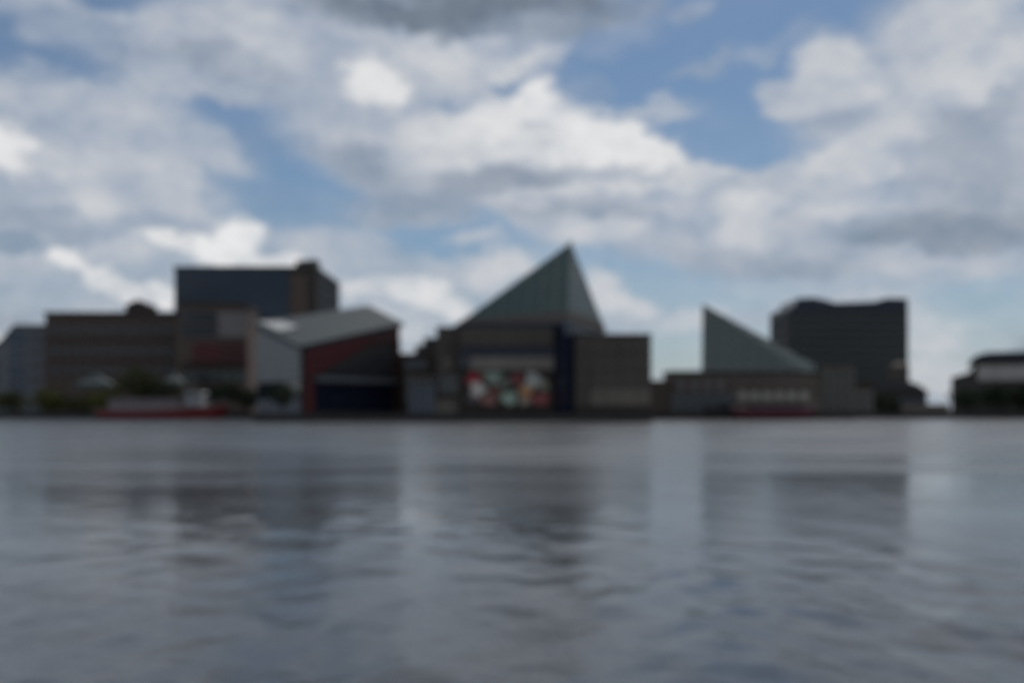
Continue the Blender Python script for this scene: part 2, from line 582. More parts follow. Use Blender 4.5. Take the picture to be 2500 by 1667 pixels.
tcn = t.nodes.new('ShaderNodeTexCoord')


def tnoise(scale, sx=1, sy=1, detail=3):
    mp = t.nodes.new('ShaderNodeMapping')
    mp.inputs['Scale'].default_value = (sx, sy, 1)
    mp.inputs['Rotation'].default_value = (0, 0, R(-20))
    t.links.new(tcn.outputs['Object'], mp.inputs[0])
    n = t.nodes.new('ShaderNodeTexNoise')
    n.inputs['Scale'].default_value = scale
    n.inputs['Detail'].default_value = detail
    t.links.new(mp.outputs[0], n.inputs['Vector'])
    return n.outputs[0]


def tm(op, a, bb):
    n = t.nodes.new('ShaderNodeMath')
    n.operation = op
    for i, x in enumerate((a, bb)):
        if isinstance(x, bpy.types.NodeSocket):
            t.links.new(x, n.inputs[i])
        else:
            n.inputs[i].default_value = x
    return n.outputs[0]


def tmap(v, a, bb, c, d):
    n = t.nodes.new('ShaderNodeMapRange')
    n.interpolation_type = 'SMOOTHSTEP'
    t.links.new(v, n.inputs[0])
    for i, x in enumerate((a, bb, c, d)):
        n.inputs[i + 1].default_value = x
    return n.outputs[0]


sxyz = t.nodes.new('ShaderNodeSeparateXYZ')
t.links.new(tcn.outputs['Object'], sxyz.inputs[0])
# the open middle of the basin is wind-ruffled, the water nearer the viewer lies in the lee and is smoother
reach = tm('ADD', sxyz.outputs[1], tm('MULTIPLY', tm('SUBTRACT', tnoise(.09, 1, 1.3), .5), 36.0))
ruffle = tm('ADD', tmap(reach, 22, 66, .0, .14), tmap(reach, 10, 21, .135, .145))
big = tnoise(.05, 1, 2.5)
rough = tm('MULTIPLY', ruffle, tmap(big, .35, .65, .75, 1.25))
t.links.new(rough, b.inputs['Roughness'])
bn = t.nodes.new('ShaderNodeBump')
t.links.new(tnoise(5.0, 1, 1.6, 4), bn.inputs['Height'])
t.links.new(tmap(sxyz.outputs[1], 11, 25, .38, .03), bn.inputs['Strength'])
bn.inputs['Distance'].default_value = .03
t.links.new(bn.outputs[0], b.inputs['Normal'])
wm.materials.append(m)

# ------------------------------------------------------------------ land, quays
def slab(name, x0, x1, y0, y1, z1, z0=-3):
    o = MB().box(x0, x1, y0, y1, z0, z1).build(name, [M['stone']])
    me = o.data
    me.materials.append(M['paving'])
    for p in me.polygons:
        if p.normal.z > .9:
            p.material_index = 1
    return tag(o, kind='structure')


slab('ground', -2200, 2200, 252, 2400, G)
slab('pier', xw(618, 190), xw(1594, 190), 190, 252, G)
slab('wharf', xw(1594, 190) + .002, xw(2080, 232), 232, 252, G - .1)
# coping stones and timber fenders along the quay edges
def coping(x0, x1, y, z):
    b = MB()
    n = max(1, int((x1 - x0) / 2.4))
    s = (x1 - x0) / n
    for i in range(n):
        b.box(x0 + i * s + .02, x0 + (i + 1) * s - .02, y - .12, y + .5, z + .003, z + .22)
    return tag(b.build('kerb', M['dark_concrete']), kind='structure')


coping(xw(618, 190), xw(1594, 190), 190, G)
coping(xw(1600, 190), xw(2080, 232), 232, G - .1)
coping(-160, xw(618, 190) - .3, 252, G)
coping(xw(2080, 232) + .3, 170, 252, G)

# ------------------------------------------------------------------ far-left grey building
Y = 312
g = gy(Y)
t0 = thing('office_building', 'grey gabled building with blue window bay at the left edge of the skyline', 'building', (xw(40, Y), Y, G))
prof(t0, 'wall', [(-90, g), (112, g), (112, 797), (32, 797), (2, 838), (-90, 862)], Y, 26, M['grey_panel'])
prof(t0, 'roof', [(29, 797), (114, 797), (114, 792), (33, 792), (-2, 834), (-92, 858), (-92, 862), (1, 838)], Y - .4, 26.8, M['roof'])
wme = window_mesh(xw(1250 + 40, Y) , 4.2, M['blue_glass'], M['pale_frame'], mull=2)
for k in range(4):
    link('window', wme, t0, (xw(43, Y), Y, P(0, 828 + k * 38, Y).z))
wme = window_mesh(2.0, 2.0, M['glass'], M['pale_frame'])
windows(t0, wme, xw(68, Y), xw(110, Y), P(0, 940, Y).z, P(0, 810, Y).z, 2, 4, Y)
windows(t0, wme, xw(-85, Y), xw(5, Y), P(0, 940, Y).z, P(0, 870, Y).z, 4, 2, Y)

# ------------------------------------------------------------------ brown brick hall
Y = 305
g = gy(Y)
t0 = thing('brick_building', 'long brown brick building with a small rooftop turret left of the glass tower', 'building', (xw(270, Y), Y, G))
rect(t0, 'wall', 110, 432, 768, g, Y, 34, M['brick'])
rect(t0, 'cornice', 108, 434, 761, 768, Y - .5, 35, M['dark_concrete'])
tur = prof(t0, 'turret', [(306, 761), (364, 761), (364, 748), (306, 748)], Y + 4, 7, M['brick'])
prof(tur, 'turret_roof', [(302, 748), (368, 748), (350, 737), (335, 731), (320, 737)], Y + 3.6, 7.8, M['roof'])
wme = window_mesh(2.1, 3.0, M['glass'], M['frame'])
for y0, y1 in ((782, 828), (832, 878), (882, 928)):
    windows(t0, wme, xw(120, Y), xw(424, Y), P(0, y1, Y).z, P(0, y0, Y).z, 11, 1, Y)
b = MB()
for i in range(12):
    xx = xw(120 + (424 - 120) * i / 11, Y)
    b.box(xx - .35, xx + .35, Y - .22, Y + .1, G, P(0, 770, Y).z)
b.build('pilaster', M['brick2'], t0)
for yy in (830, 880):
    rect(t0, 'string_course', 112, 430, yy - 1.5, yy + 1.5, Y - .3, .35, M['dark_concrete'])

# ------------------------------------------------------------------ brown block with red front
Y = 292
g = gy(Y)
t0 = thing('warehouse', 'brown block with pale upper panel and maroon front below the blue glass tower', 'building', (xw(525, Y), Y, G))
prof(t0, 'wall', [(434, g), (604, g), (604, 752), (585, 746), (434, 742)], Y, 12, M['brick2'])
prof(t0, 'parapet', [(432, 742), (585, 746), (606, 752), (606, 746), (585, 740), (432, 736)], Y - .3, 12.6, M['dark_concrete'])
rect(t0, 'pale_panel', 532, 600, 762, 822, Y - .5, .5, M['taupe'])
for k in range(6):
    rect(t0, 'cladding_panel', 472 + k * 21.5, 472 + k * 21.5 + 20, 836, 880, Y - .45, .4, M['red'] if k < 3 else M['red_dim'])
rect(t0, 'canopy', 440, 603, 884, 890, Y - 2.2, 2.15, M['red_dim'])
wme = window_mesh(2.4, 3.2, M['glass'], M['frame'])
windows(t0, wme, xw(440, Y), xw(528, Y), P(0, 826, Y).z, P(0, 758, Y).z, 4, 2, Y)
wme = window_mesh(3.4, 3.4, M['glass'], M['frame'], mull=2)
windows(t0, wme, xw(444, Y), xw(602, Y), P(0, 940, Y).z, P(0, 894, Y).z, 5, 1, Y)

# ------------------------------------------------------------------ left glass tower
Y = 420
g = gy(Y)
t0 = thing('glass_tower', 'tall dark blue glass tower behind the brown buildings', 'tower', (xw(600, Y), Y, G))
x0, x1 = xw(426, Y), xw(772, Y)
ztop = P(0, 656, Y).z
MB().box(x0, x1, Y, Y + 56, G, ztop).build('wall', M['black_wall'], t0)
MB().box(x0 - .4, x1 + .4, Y - .4, Y + 56.4, ztop + .003, P(0, 650, Y).z).build('parapet', M['frame'], t0)
prof(t0, 'penthouse', [(722, 650.0), (772, 650.0), (772, 633), (722, 637)], Y + 1, 9, M['dark_wall'])
zb = P(0, 800, Y).z
nfl, ncl = 7, 13
wme = window_mesh((xw(706, Y) - x0) / ncl - .12, (ztop - zb) / nfl - .5, M['blue_glass'], M['frame'], bar=.14, d=.25, mull=2)
windows(t0, wme, x0, xw(706, Y), zb, ztop, ncl, nfl, Y)
rect(t0, 'stair_core', 708, 752, 668, 800, Y - .6, .6, M['brick2'])
rect(t0, 'corner_column', 753, 772, 650.5, 800, Y - .9, .9, M['black_wall'])
wme = window_mesh(56 / 10 - .4, (ztop - zb) / nfl - .5, M['matte_shade_glass'], M['frame'], bar=.14, d=.25, mull=1)
windows(t0, wme, Y + 1, Y + 55, zb, ztop, 10, nfl, None, side=x1)
b = MB()
for j in range(nfl + 1):
    z = zb + (ztop - zb) * j / nfl
    b.box(x0 - .15, xw(706, Y), Y - .32, Y - .001, z - .18, z + .18)
b.build('floor_band', M['frame'], t0)

# ------------------------------------------------------------------ pavilion with the sloping metal roof
A, B_, C_, D_ = P(737, 846, 215), P(628, 792, 238), P(976, 792, 240), P(897, 750, 262)
t0 = thing('exhibit_pavilion', 'pavilion with a tilted pale metal roof and red trimmed glass front', 'building', (A.x, A.y, G))


def down(p, z=G):
    return Vector((p.x, p.y, z))


E_ = Vector((C_.x + 1, 262, C_.z))
mb = MB()
body = [A, C_, D_, B_]
mb.add([down(p) for p in body] + [p - Vector((0, 0, .5)) for p in body],
       [(0, 1, 5, 4), (1, 2, 6, 5), (2, 3, 7, 6), (3, 0, 4, 7), (4, 5, 6), (4, 6, 7), (3, 2, 1, 0)])
mb.build('wall', M['dark_wall'], t0)
ctr = (A + B_ + C_ + D_) / 4
ov = [p + (p - ctr).normalized() * .9 for p in body]
mb = MB().add([p + Vector((0, 0, .35)) for p in ov] + [p - Vector((0, 0, .45)) for p in ov],
              [(0, 1, 2), (0, 2, 3), (6, 5, 4), (7, 6, 4), (0, 4, 5, 1), (1, 5, 6, 2), (2, 6, 7, 3), (3, 7, 4, 0)])
rf = mb.build('roof', M['metal_roof'], t0)
seam = MB()
for k in range(1, 16):
    f = k / 16
    p, q2 = ov[0].lerp(ov[1], f), ov[3].lerp(ov[2], f)
    # follow the two roof triangles
    d1 = ov[0].lerp(ov[2], f)
    seam.bar(p + Vector((0, 0, .4)), d1 + Vector((0, 0, .4)), .09)
    seam.bar(d1 + Vector((0, 0, .4)), q2 + Vector((0, 0, .4)), .09)
seam.build('roof_seam', M['metal_roof'], rf)


def facequad(p0, p1, s0, s1, z0a, z1a, z0b=None, z1b=None, off=.3, thick=.25, hand=1):
    """thick panel on the vertical wall from p0 to p1 between fractions s0, s1; heights at both ends"""
    a, c = p0.lerp(p1, s0), p0.lerp(p1, s1)
    d = (p1 - p0); d.z = 0; d.normalize()
    n = Vector((d.y, -d.x, 0)) * hand
    z0b = z0a if z0b is None else z0b
    z1b = z1a if z1b is None else z1b
    pts = [Vector((a.x, a.y, z0a)), Vector((c.x, c.y, z0b)), Vector((c.x, c.y, z1b)), Vector((a.x, a.y, z1a))]
    return [x + n * off for x in pts], -n * thick


def fpanel(parent, name, m, *a, **k):
    f, d = facequad(*a, **k)
    return MB().prism(f, d).build(name, m, parent)


# right-hand glass front A -> C, framed in red
za, zc = A.z - .6, C_.z - .6
fpanel(t0, 'red_fascia', M['red'], A, C_, .02, .62, za - 6.6, za, za + (zc - za) * .62 - 2.6, za + (zc - za) * .62, off=.5)
fpanel(t0, 'red_fascia', M['red_dim'], A, C_, .622, .98, za + (zc - za) * .622 - 2.6, za + (zc - za) * .622, zc - 3.0, zc, off=.5)
fpanel(t0, 'red_post', M['red'], A, C_, .01, .10, G, za - 6.6, off=.6, thick=.4)
fpanel(t0, 'red_post', M['red_dim'], A, C_, .93, .985, G, zc - 3.1, off=.6, thick=.4)
ng = 7
for k in range(ng):
    s0, s1 = .12 + .80 * k / ng, .12 + .80 * (k + .92) / ng
    fpanel(t0, 'glazing_panel', M['frame'], A, C_, s0, s1, G + 8.2, za - 6.8 + 10 * s0, None, za - 6.8 + 10 * s1, off=.2)
    fpanel(t0, 'window', M['navy'], A, C_, s0, s1, G + .4, G + 6.6, off=.25)
fpanel(t0, 'canopy', M['grey_panel'], A, C_, .11, .93, G + 6.9, G + 7.9, off=1.4, thick=1.3)
# left-hand pale wall A -> B
npan = 5
for k in range(npan):
    s0, s1 = .02 + .96 * k / npan, .02 + .96 * (k + .96) / npan
    f0 = lambda s: A.z + (B_.z - A.z) * s - .7
    fpanel(t0, 'wall_panel', M['white_panel'], A, B_, s0, s1, G + 7.0, f0(s0), None, f0(s1), off=.3, hand=-1)
    fpanel(t0, 'window', M['glass'], A, B_, s0, s1, G + 3.4, G + 6.8, off=.2, hand=-1)
    fpanel(t0, 'plinth_panel', M['grey_panel'], A, B_, s0, s1, G, G + 3.2, off=.3, hand=-1)
# sun highlight on the left roof corner, put in as a raised white plate
sk = [rf_p + Vector((0, 0, .5)) for rf_p in (ov[0].lerp(ov[3], .52).lerp(ctr, .06), ov[0].lerp(ov[3], .52).lerp(ctr, .40), ov[3].lerp(ctr, .36), ov[3].lerp(ctr, .06))]
MB().prism(sk, (0, 0, .3)).build('roof_highlight', M['white'], t0)

# ------------------------------------------------------------------ low stepped buildings in the gap
Y = 232
t0 = thing('service_building', 'low dark stepped building in the gap between tilted roof and pyramid', 'building', (xw(1020, Y), Y, G))
g = gy(Y)
rect(t0, 'wall', 930, 1044, 862, g, Y + 28, 14, M['dark_concrete'])
rect(t0, 'wall', 985, 1072, 866, g, Y, 14, M['dark_concrete'])
rect(t0, 'upper_storey', 1014, 1070, 842, 866, Y + 1, 12, M['dark_wall'])
rect(t0, 'stair_head', 1034, 1070, 824, 842, Y + 2, 8, M['dark_wall'])
rect(t0, 'parapet', 984, 1013.5, 862, 866, Y - .2, 14.4, M['concrete'])
wme = window_mesh(1.7, 2.2, M['glass'], M['frame'])
windows(t0, wme, xw(990, Y), xw(1040, Y), P(0, 985, Y).z, P(0, 870, Y).z, 3, 3, Y)

# ------------------------------------------------------------------ the aquarium with its glass pyramid
Y = 207
g = gy(Y)
t0 = thing('aquarium', 'concrete aquarium with a tall green glass pyramid and a colourful mural', 'building', (xw(1390, Y), Y, G))
# front wing
zf = P(0, 797, Y).z
MB().box(xw(1120, Y), xw(1356, Y), Y, Y + 22, G, zf).build('wall', M['black_wall'], t0)
rect(t0, 'cornice', 1118, 1354, 788, 797, Y - .3, 22.5, M['navy'])
for k in range(5):
    rect(t0, 'concrete_panel', 1122 + k * 46, 1122 + k * 46 + 44.5, 800, 842, Y - .5, .5, M['concrete'])
for k in range(8):
    rect(t0, 'window', 1124 + k * 28.6, 1124 + k * 28.6 + 27, 845, 868, Y - .12, .1, M['navy'])
for k in range(5):
    rect(t0, 'ledge_panel', 1148 + k * 41, 1148 + k * 41 + 40, 871, 903, Y - 1.3, 1.3, M['pale_band'])
rect(t0, 'window', 1122, 1145, 873, 893, Y - .12, .1, M['glass'])
# the mural: a printed panel with bold coloured shapes
mu = rect(t0, 'mural', 1136, 1347, 906, 990, Y - .5, .45, M['black_wall'])
blotches = [
    (1156, 925, 17, 17, (.34, .012, .03)), (1166, 950, 19, 19, (.46, .41, .36)), (1203, 915, 22, 19, (.24, .30, .235)),
    (1193, 976, 20, 15, (.30, .13, .11)), (1207, 956, 15, 14, (.17, .07, .05)), (1230, 935, 17, 17, (.10, .11, .085)),
    (1243, 973, 19, 18, (.27, .34, .26)), (1264, 923, 15, 18, (.21, .05, .05)), (1300, 926, 19, 25, (.36, .35, .31)),
    (1283, 955, 16, 15, (.40, .20, .09)), (1318, 974, 26, 15, (.30, .075, .07)), (1328, 940, 13, 15, (.17, .16, .11)),
    (1280, 980, 14, 9, (.27, .23, .18)), (1176, 915, 9, 9, (.16, .10, .08)), (1152, 975, 12, 10, (.08, .07, .07)),
]
for i, (px, py, rx, ry, c) in enumerate(blotches):
    pts = []
    for k in range(14):
        an = 2 * math.pi * k / 14
        rr = 1 + .22 * math.sin(3 * an + i * 1.7) + .12 * math.sin(5 * an + i)
        x_, y_ = max(1137.5, min(1345.5, px + rx * rr * math.cos(an))), max(907, min(989, py + ry * rr * math.sin(an)))
        pts.append((x_, y_))
    prof(mu, 'painted_shape', pts[::-1], Y - .53 - .004 * i, .028, mat('mural_paint', tuple(q_ * (1.05 if c[0] > 2 * c[1] else 1.4) for q_ in c), .6, .2, 1.2))
# shade of the recessed base put in as a black slab, with columns
rect(t0, 'undercroft_shade', 1122, 1354, 992, g, Y - .2, .2, M['black_wall'])
for k in range(6):
    MB().bar(P(1130 + k * 43, g, Y - 1.0), P(1130 + k * 43, 990, Y - 1.0), .32, 8).build('column', M['dark_concrete'], t0)
# left wing, stepping down
rect(t0, 'left_wing', 1066, 1119.5, 802, g, Y + 5, 18, M['concrete'])
rect(t0, 'wing_parapet', 1064, 1119.5, 797, 802, Y + 4.8, 18.4, M['dark_concrete'])
rect(t0, 'wall_panel', 1082, 1104, 872, 903, Y + 4.6, .4, M['pale_concrete'])
rect(t0, 'window', 1070, 1117, 916, 960, Y + 4.7, .25, M['glass'])
rect(t0, 'entrance_glass', 1000, 1062, 926, g, Y + 2, 12, M['blue_glass'])
b = MB()
for k in range(5):
    xx = xw(1000 + 62 * k / 4, Y + 2)
    b.box(xx - .12, xx + .12, Y + 1.8, Y + 2.05, G, P(0, 926, Y + 2).z)
b.build('entrance_mullion', M['pale_frame'], t0)
rect(t0, 'entrance_canopy', 994, 1068, 918, 926, Y, 14, M['concrete'])
rect(t0, 'base_wall', 1063, 1119.5, 975, g, Y + 2.5, 2.2, M['pale_concrete'])
# blue prism at the corner
MB().box(xw(1357, Y), xw(1402, Y) , Y + 6.1, Y + 20, G, P(0, 800, Y).z).build('core', M['dark_concrete'], t0)
MB().prism([P(1357, g, Y - 1.6), P(1380, g, Y - 5.0), P(1402, g, Y - 1.6), P(1390, g, Y + 6), P(1362, g, Y + 6)],
           (0, 0, P(0, 786, Y).z - G)).build('corner_prism', M['navy'], t0)
# right block
zr = P(0, 819, 205).z
MB().box(xw(1403, 205), xw(1590, 205), 205, 236, G, zr).build('right_block', M['concrete'], t0)
rect(t0, 'block_parapet', 1403, 1591.5, 814, 819, 204.7, 31.5, M['dark_concrete'])
for j in range(4):
    for k in range(5):
        xa = 1405.5 + k * 37
        ya = 822 + j * 42
        rect(t0, 'concrete_panel', xa, xa + 35.6, ya, ya + 40.5, 204.75, .25, M['concrete'] if not (j >= 3 and k >= 1) else M['pale_concrete'])
rect(t0, 'plinth', 1404, 1589, 991, gy(205), 204.7, .3, M['dark_concrete'])
# pyramid
Nn, Lf, Rt = P(1386, 786, 206), P(1100, 803, 226), P(1478, 812, 233)
Lf.z = Rt.z = Nn.z = P(0, 786, 206).z
Bk = Lf + Rt - Nn
Ap = P(1393, 594, 226)
pts = [Nn, Rt, Bk, Lf, Ap]
pyr = MB().add(pts, [(0, 1, 4), (1, 2, 4), (2, 3, 4), (3, 0, 4), (3, 2, 1, 0)]).build('pyramid', M['green_glass'], t0)
b = MB()


def trigrid(b, a, c, top, n, r=.13):
    for i in range(n + 1):
        f = i / n
        b.bar(a.lerp(c, f), top.lerp(c, f) if False else a.lerp(c, f).lerp(top, .999), r) if i in (0, n) else None
    for i in range(1, n):
        f = i / n
        b.bar(a.lerp(top, f), c.lerp(top, f), r)          # level lines
        b.bar(a.lerp(c, f), a.lerp(top, f), r)            # diagonals
        b.bar(a.lerp(c, f), c.lerp(top, 1 - f), r)


trigrid(b, Lf, Nn, Ap, 9)
trigrid(b, Nn, Rt, Ap, 9)
trigrid(b, Rt, Bk, Ap, 9)
trigrid(b, Bk, Lf, Ap, 9)
b.build('mullion_lattice', M['mullion'], pyr)
ax = (Nn + Bk) / 2
lo_ = [p + (p - ax).normalized() * .3 for p in (Nn, Rt, Bk, Lf)]
hi_ = [p.lerp(Ap + (p - ax).normalized() * .3, .135) + (p - ax).normalized() * .25 for p in (Nn, Rt, Bk, Lf)]
MB().add(lo_ + hi_, [(i, (i + 1) % 4, 4 + (i + 1) % 4, 4 + i) for i in range(4)]).build('skirt', M['black_wall'], pyr)
MB().bar(Ap - Vector((0, 0, .6)), Ap + Vector((0, 0, .8)), .35, 6, .1).build('finial', M['frame'], pyr)
# dark clerestory under the glass
ring = [p.lerp((Nn + Bk) / 2, .015) for p in (Nn, Rt, Bk, Lf)]
MB().prism([p - Vector((0, 0, 2.6)) for p in ring], (0, 0, 2.55)).build('clerestory', M['navy'], t0)

# ------------------------------------------------------------------ second pavilion, half pyramid
Y = 242
g = gy(Y)
t0 = thing('mammal_pavilion', 'low concrete pavilion topped by a grey half pyramid of glass, cream awnings in front', 'building', (xw(1800, Y), Y, G))
rect(t0, 'wall', 1636, 1992, 912, g, Y, 10, M['tan'])
rect(t0, 'parapet', 1634, 1994, 905, 912, Y - .3, 10.6, M['dark_concrete'])
rect(t0, 'side_wing', 1588, 1635.5, 928, g, Y + .5, 8, M['brick2'])
for k in range(9):
    rect(t0, 'brown_panel', 1640 + k * 16, 1640 + k * 16 + 15, 930, 952, Y - .35, .35, M['taupe'] if k % 2 else M['brick2'])
for k in range(6):
    rect(t0, 'window', 1640 + k * 26, 1640 + k * 26 + 23, 958, 1006, Y - .12, .1, M['glass'])
z0 = P(0, 904.5, Y).z
P0 = Vector((xw(1715, Y), Y + .5, z0)); P1 = Vector((xw(1962, Y), Y + .5, z0))
P2_ = Vector((xw(2032, Y + 14), Y + 16, z0)); P3 = Vector((xw(1718, Y + 19), Y + 20, z0))
Ap2 = P(1716, 744, Y + 4)
hp = MB().add([P0, P1, P2_, P3, Ap2], [(0, 1, 4), (1, 2, 4), (2, 3, 4), (3, 0, 4), (3, 2, 1, 0)]).build('half_pyramid', M['grey_glass'], t0)
b = MB()
trigrid(b, P0, P1, Ap2, 7, .12)
trigrid(b, P1, P2_, Ap2, 7, .12)
trigrid(b, P3, P0, Ap2, 7, .12)
b.build('mullion_lattice', M['mullion'], hp)
for k in range(6):
    px = 1814 + 30 * k
    prof(t0, 'awning', [(px - 11, 975), (px + 11, 975), (px + 11, 966), (px + 8, 958), (px, 953), (px - 8, 958), (px - 11, 966)], Y - 1.4, 1.3, M['awning'])
rect(t0, 'awning_band', 1798, 1990, 976, 984, Y - 1.2, 1.1, M['pale_concrete'])
for k in range(8):
    rect(t0, 'concrete_panel', 1800 + k * 24, 1800 + k * 24 + 22.6, 915, 950, Y - .3, .3, M['tan'])
for k in range(8):
    rect(t0, 'door', 1803 + k * 24, 1803 + k * 24 + 19, 986, g, Y - .12, .1, M['black_wall'])

# ------------------------------------------------------------------ right dark tower
Y = 430
g = gy(Y)
t0 = thing('hotel_tower', 'broad dark tower with raised roof ends behind the half pyramid', 'tower', (xw(2045, Y), Y, G))
rect(t0, 'wall', 1924, 2217, 758, g, Y, 30, M['black_wall'])
rect(t0, 'upper_band', 1924, 2217, 750, 758, Y - .3, 30.5, M['navy'])
prof(t0, 'roof_screen', [(1936, 750), (2216, 750), (2216, 729), (2165, 727), (2135, 736), (2040, 739), (2012, 731), (1985, 726), (1948, 728)], Y + .2, 26, M['navy'])
zb, zt = P(0, 930, Y).z, P(0, 760, Y).z
x0, x1 = xw(1928, Y), xw(2213, Y)
wme = window_mesh((x1 - x0) / 13 - .7, (zt - zb) / 9 - 1.1, M['glass'], M['frame'], bar=.14, d=.2, mull=1)
windows(t0, wme, x0, x1, zb, zt, 13, 9, Y)
wme = window_mesh(2.6, (zt - zb) / 9 - 1.1, M['glass'], M['frame'], bar=.14, d=.2, mull=1)
for j in range(9):
    for i in range(8):
        link('window', wme, t0, (xw(1924, Y), Y + 30 * (i + .5) / 8, zb + (zt - zb) * (j + .5) / 9)).rotation_euler = (0, 0, R(-90))
b = MB()
for i in range(14):
    xx = x0 + (x1 - x0) * i / 13
    b.box(xx - .3, xx + .3, Y - .25, Y - .001, zb, zt)
b.build('pilaster', M['dark_wall'], t0)

# ------------------------------------------------------------------ low buildings right of it
Y = 250
t0 = thing('apartment_block', 'plain grey block at the foot of the broad dark tower', 'building', (xw(2040, Y), Y + 4, G))
g = gy(Y + 4)
rect(t0, 'wall', 2004, 2086, 897, g, Y + 4, 8, M['pale_concrete'])
rect(t0, 'roof', 2001, 2089, 891, 897, Y + 3.6, 8.8, M['concrete'])
rect(t0, 'annex', 2087, 2132, 952, g, Y + 5, 12, M['pale_concrete'])
wme = window_mesh(1.5, 1.7, M['glass'], M['pale_frame'])
windows(t0, wme, xw(2007, Y + 4), xw(2083, Y + 4), P(0, 1005, Y).z, P(0, 903, Y).z, 4, 4, Y + 4)
windows(t0, wme, xw(2090, Y + 5), xw(2130, Y + 5), P(0, 1005, Y).z, P(0, 958, Y).z, 2, 2, Y + 5)

Y = 285
g = gy(Y)
t0 = thing('boathouse', 'low dark building with a pitched roof and pale rooftop drum right of the broad tower', 'building', (xw(2190, Y), Y, G))
rect(t0, 'wall', 2118, 2258, 956, g, Y, 16, M['dark_wall'])
prof(t0, 'roof', [(2112, 957), (2266, 957), (2240, 938), (2206, 926), (2150, 928)], Y - .8, 17.6, M['roof'])
MB().bar(P(2171, 930, Y + 8), P(2171, 893, Y + 8), 2.5, 14).build('drum', M['concrete'], t0)
MB().bar(P(2171, 893, Y + 8), P(2171, 884, Y + 8), 2.7, 14, .3).build('drum_cap', M['concrete'], t0)
wme = window_mesh(1.9, 2.0, M['blue_glass'], M['frame'])
windows(t0, wme, xw(2124, Y), xw(2252, Y), P(0, 998, Y).z, P(0, 962, Y).z, 6, 1, Y)

t0.rotation_euler = (0, 0, R(-20))
t0 = thing('harbour_wall', 'low grey wall on the quay between the boathouse and the dark trees', 'wall', (xw(2285, 256), 256, G))
rect(t0, 'wall', 2205, 2318, 990, gy(256), 256, 1.2, M['pale_concrete'])
rect(t0, 'coping', 2203, 2320, 986, 990, 255.8, 1.6, M['concrete'])

Y = 275
g = gy(Y)
t0 = thing('terminal_building', 'flat roofed building with a wide cream band at the right edge of the skyline', 'building', (xw(2440, Y), Y, G))
prof(t0, 'wall', [(2332, g), (2640, g), (2640, 872), (2392, 876), (2372, 908), (2332, 920)], Y, 26, M['dark_wall'])
prof(t0, 'roof', [(2374, 890), (2392, 876), (2644, 872), (2644, 857), (2418, 859), (2396, 865), (2382, 874)], Y - 1, 28, M['navy'])
for k in range(6):
    rect(t0, 'cream_panel', 2394 + k * 42, 2394 + k * 42 + 41, 892, 928, Y - .6, .6, M['cream'])
wme = window_mesh(3.6, 3.4, M['glass'], M['frame'], mull=2)
windows(t0, wme, xw(2345, Y), xw(2640, Y), P(0, 975, Y).z, P(0, 936, Y).z, 7, 1, Y)
t0.rotation_euler = (0, 0, R(-24.5))

# ------------------------------------------------------------------ pale tents on the left quay
def tent(px, hw, ytop, ybase, Y, label):
    t0 = thing('canopy_tent', label, 'tent', (xw(px, Y), Y, G), 'pale canopy tents on the left promenade')
    x0, x1 = xw(px - hw, Y), xw(px + hw, Y)
    ze, zt = P(0, ybase, Y).z, P(0, ytop, Y).z
    d = 5.0
    c = Vector(((x0 + x1) / 2, Y + d / 2, zt))
    cs = [Vector((x0, Y, ze)), Vector((x1, Y, ze)), Vector((x1, Y + d, ze)), Vector((x0, Y + d, ze))]
    md = [p.lerp(c, .55) - Vector((0, 0, (zt - ze) * .12)) for p in cs]
    vs_ = cs + md + [c] + [p - Vector((0, 0, .9)) for p in cs]
    fs = [(i, (i + 1) % 4, 4 + (i + 1) % 4, 4 + i) for i in range(4)] + [(4 + i, 4 + (i + 1) % 4, 8) for i in range(4)]
    fs += [(9 + i, 9 + (i + 1) % 4, (i + 1) % 4, i) for i in range(4)]
    MB().add(vs_, fs).build('canvas', M['canvas'], t0)
    for p in cs:
        MB().bar((p.x, p.y, G), p, .09, 6).build('post', M['pale_frame'], t0)


tent(225, 44, 910, 936, 268, 'wide pale canopy tent left of the tall olive tree')
tent(418, 22, 908, 930, 270, 'narrow pale canopy tent right of the tall olive tree')


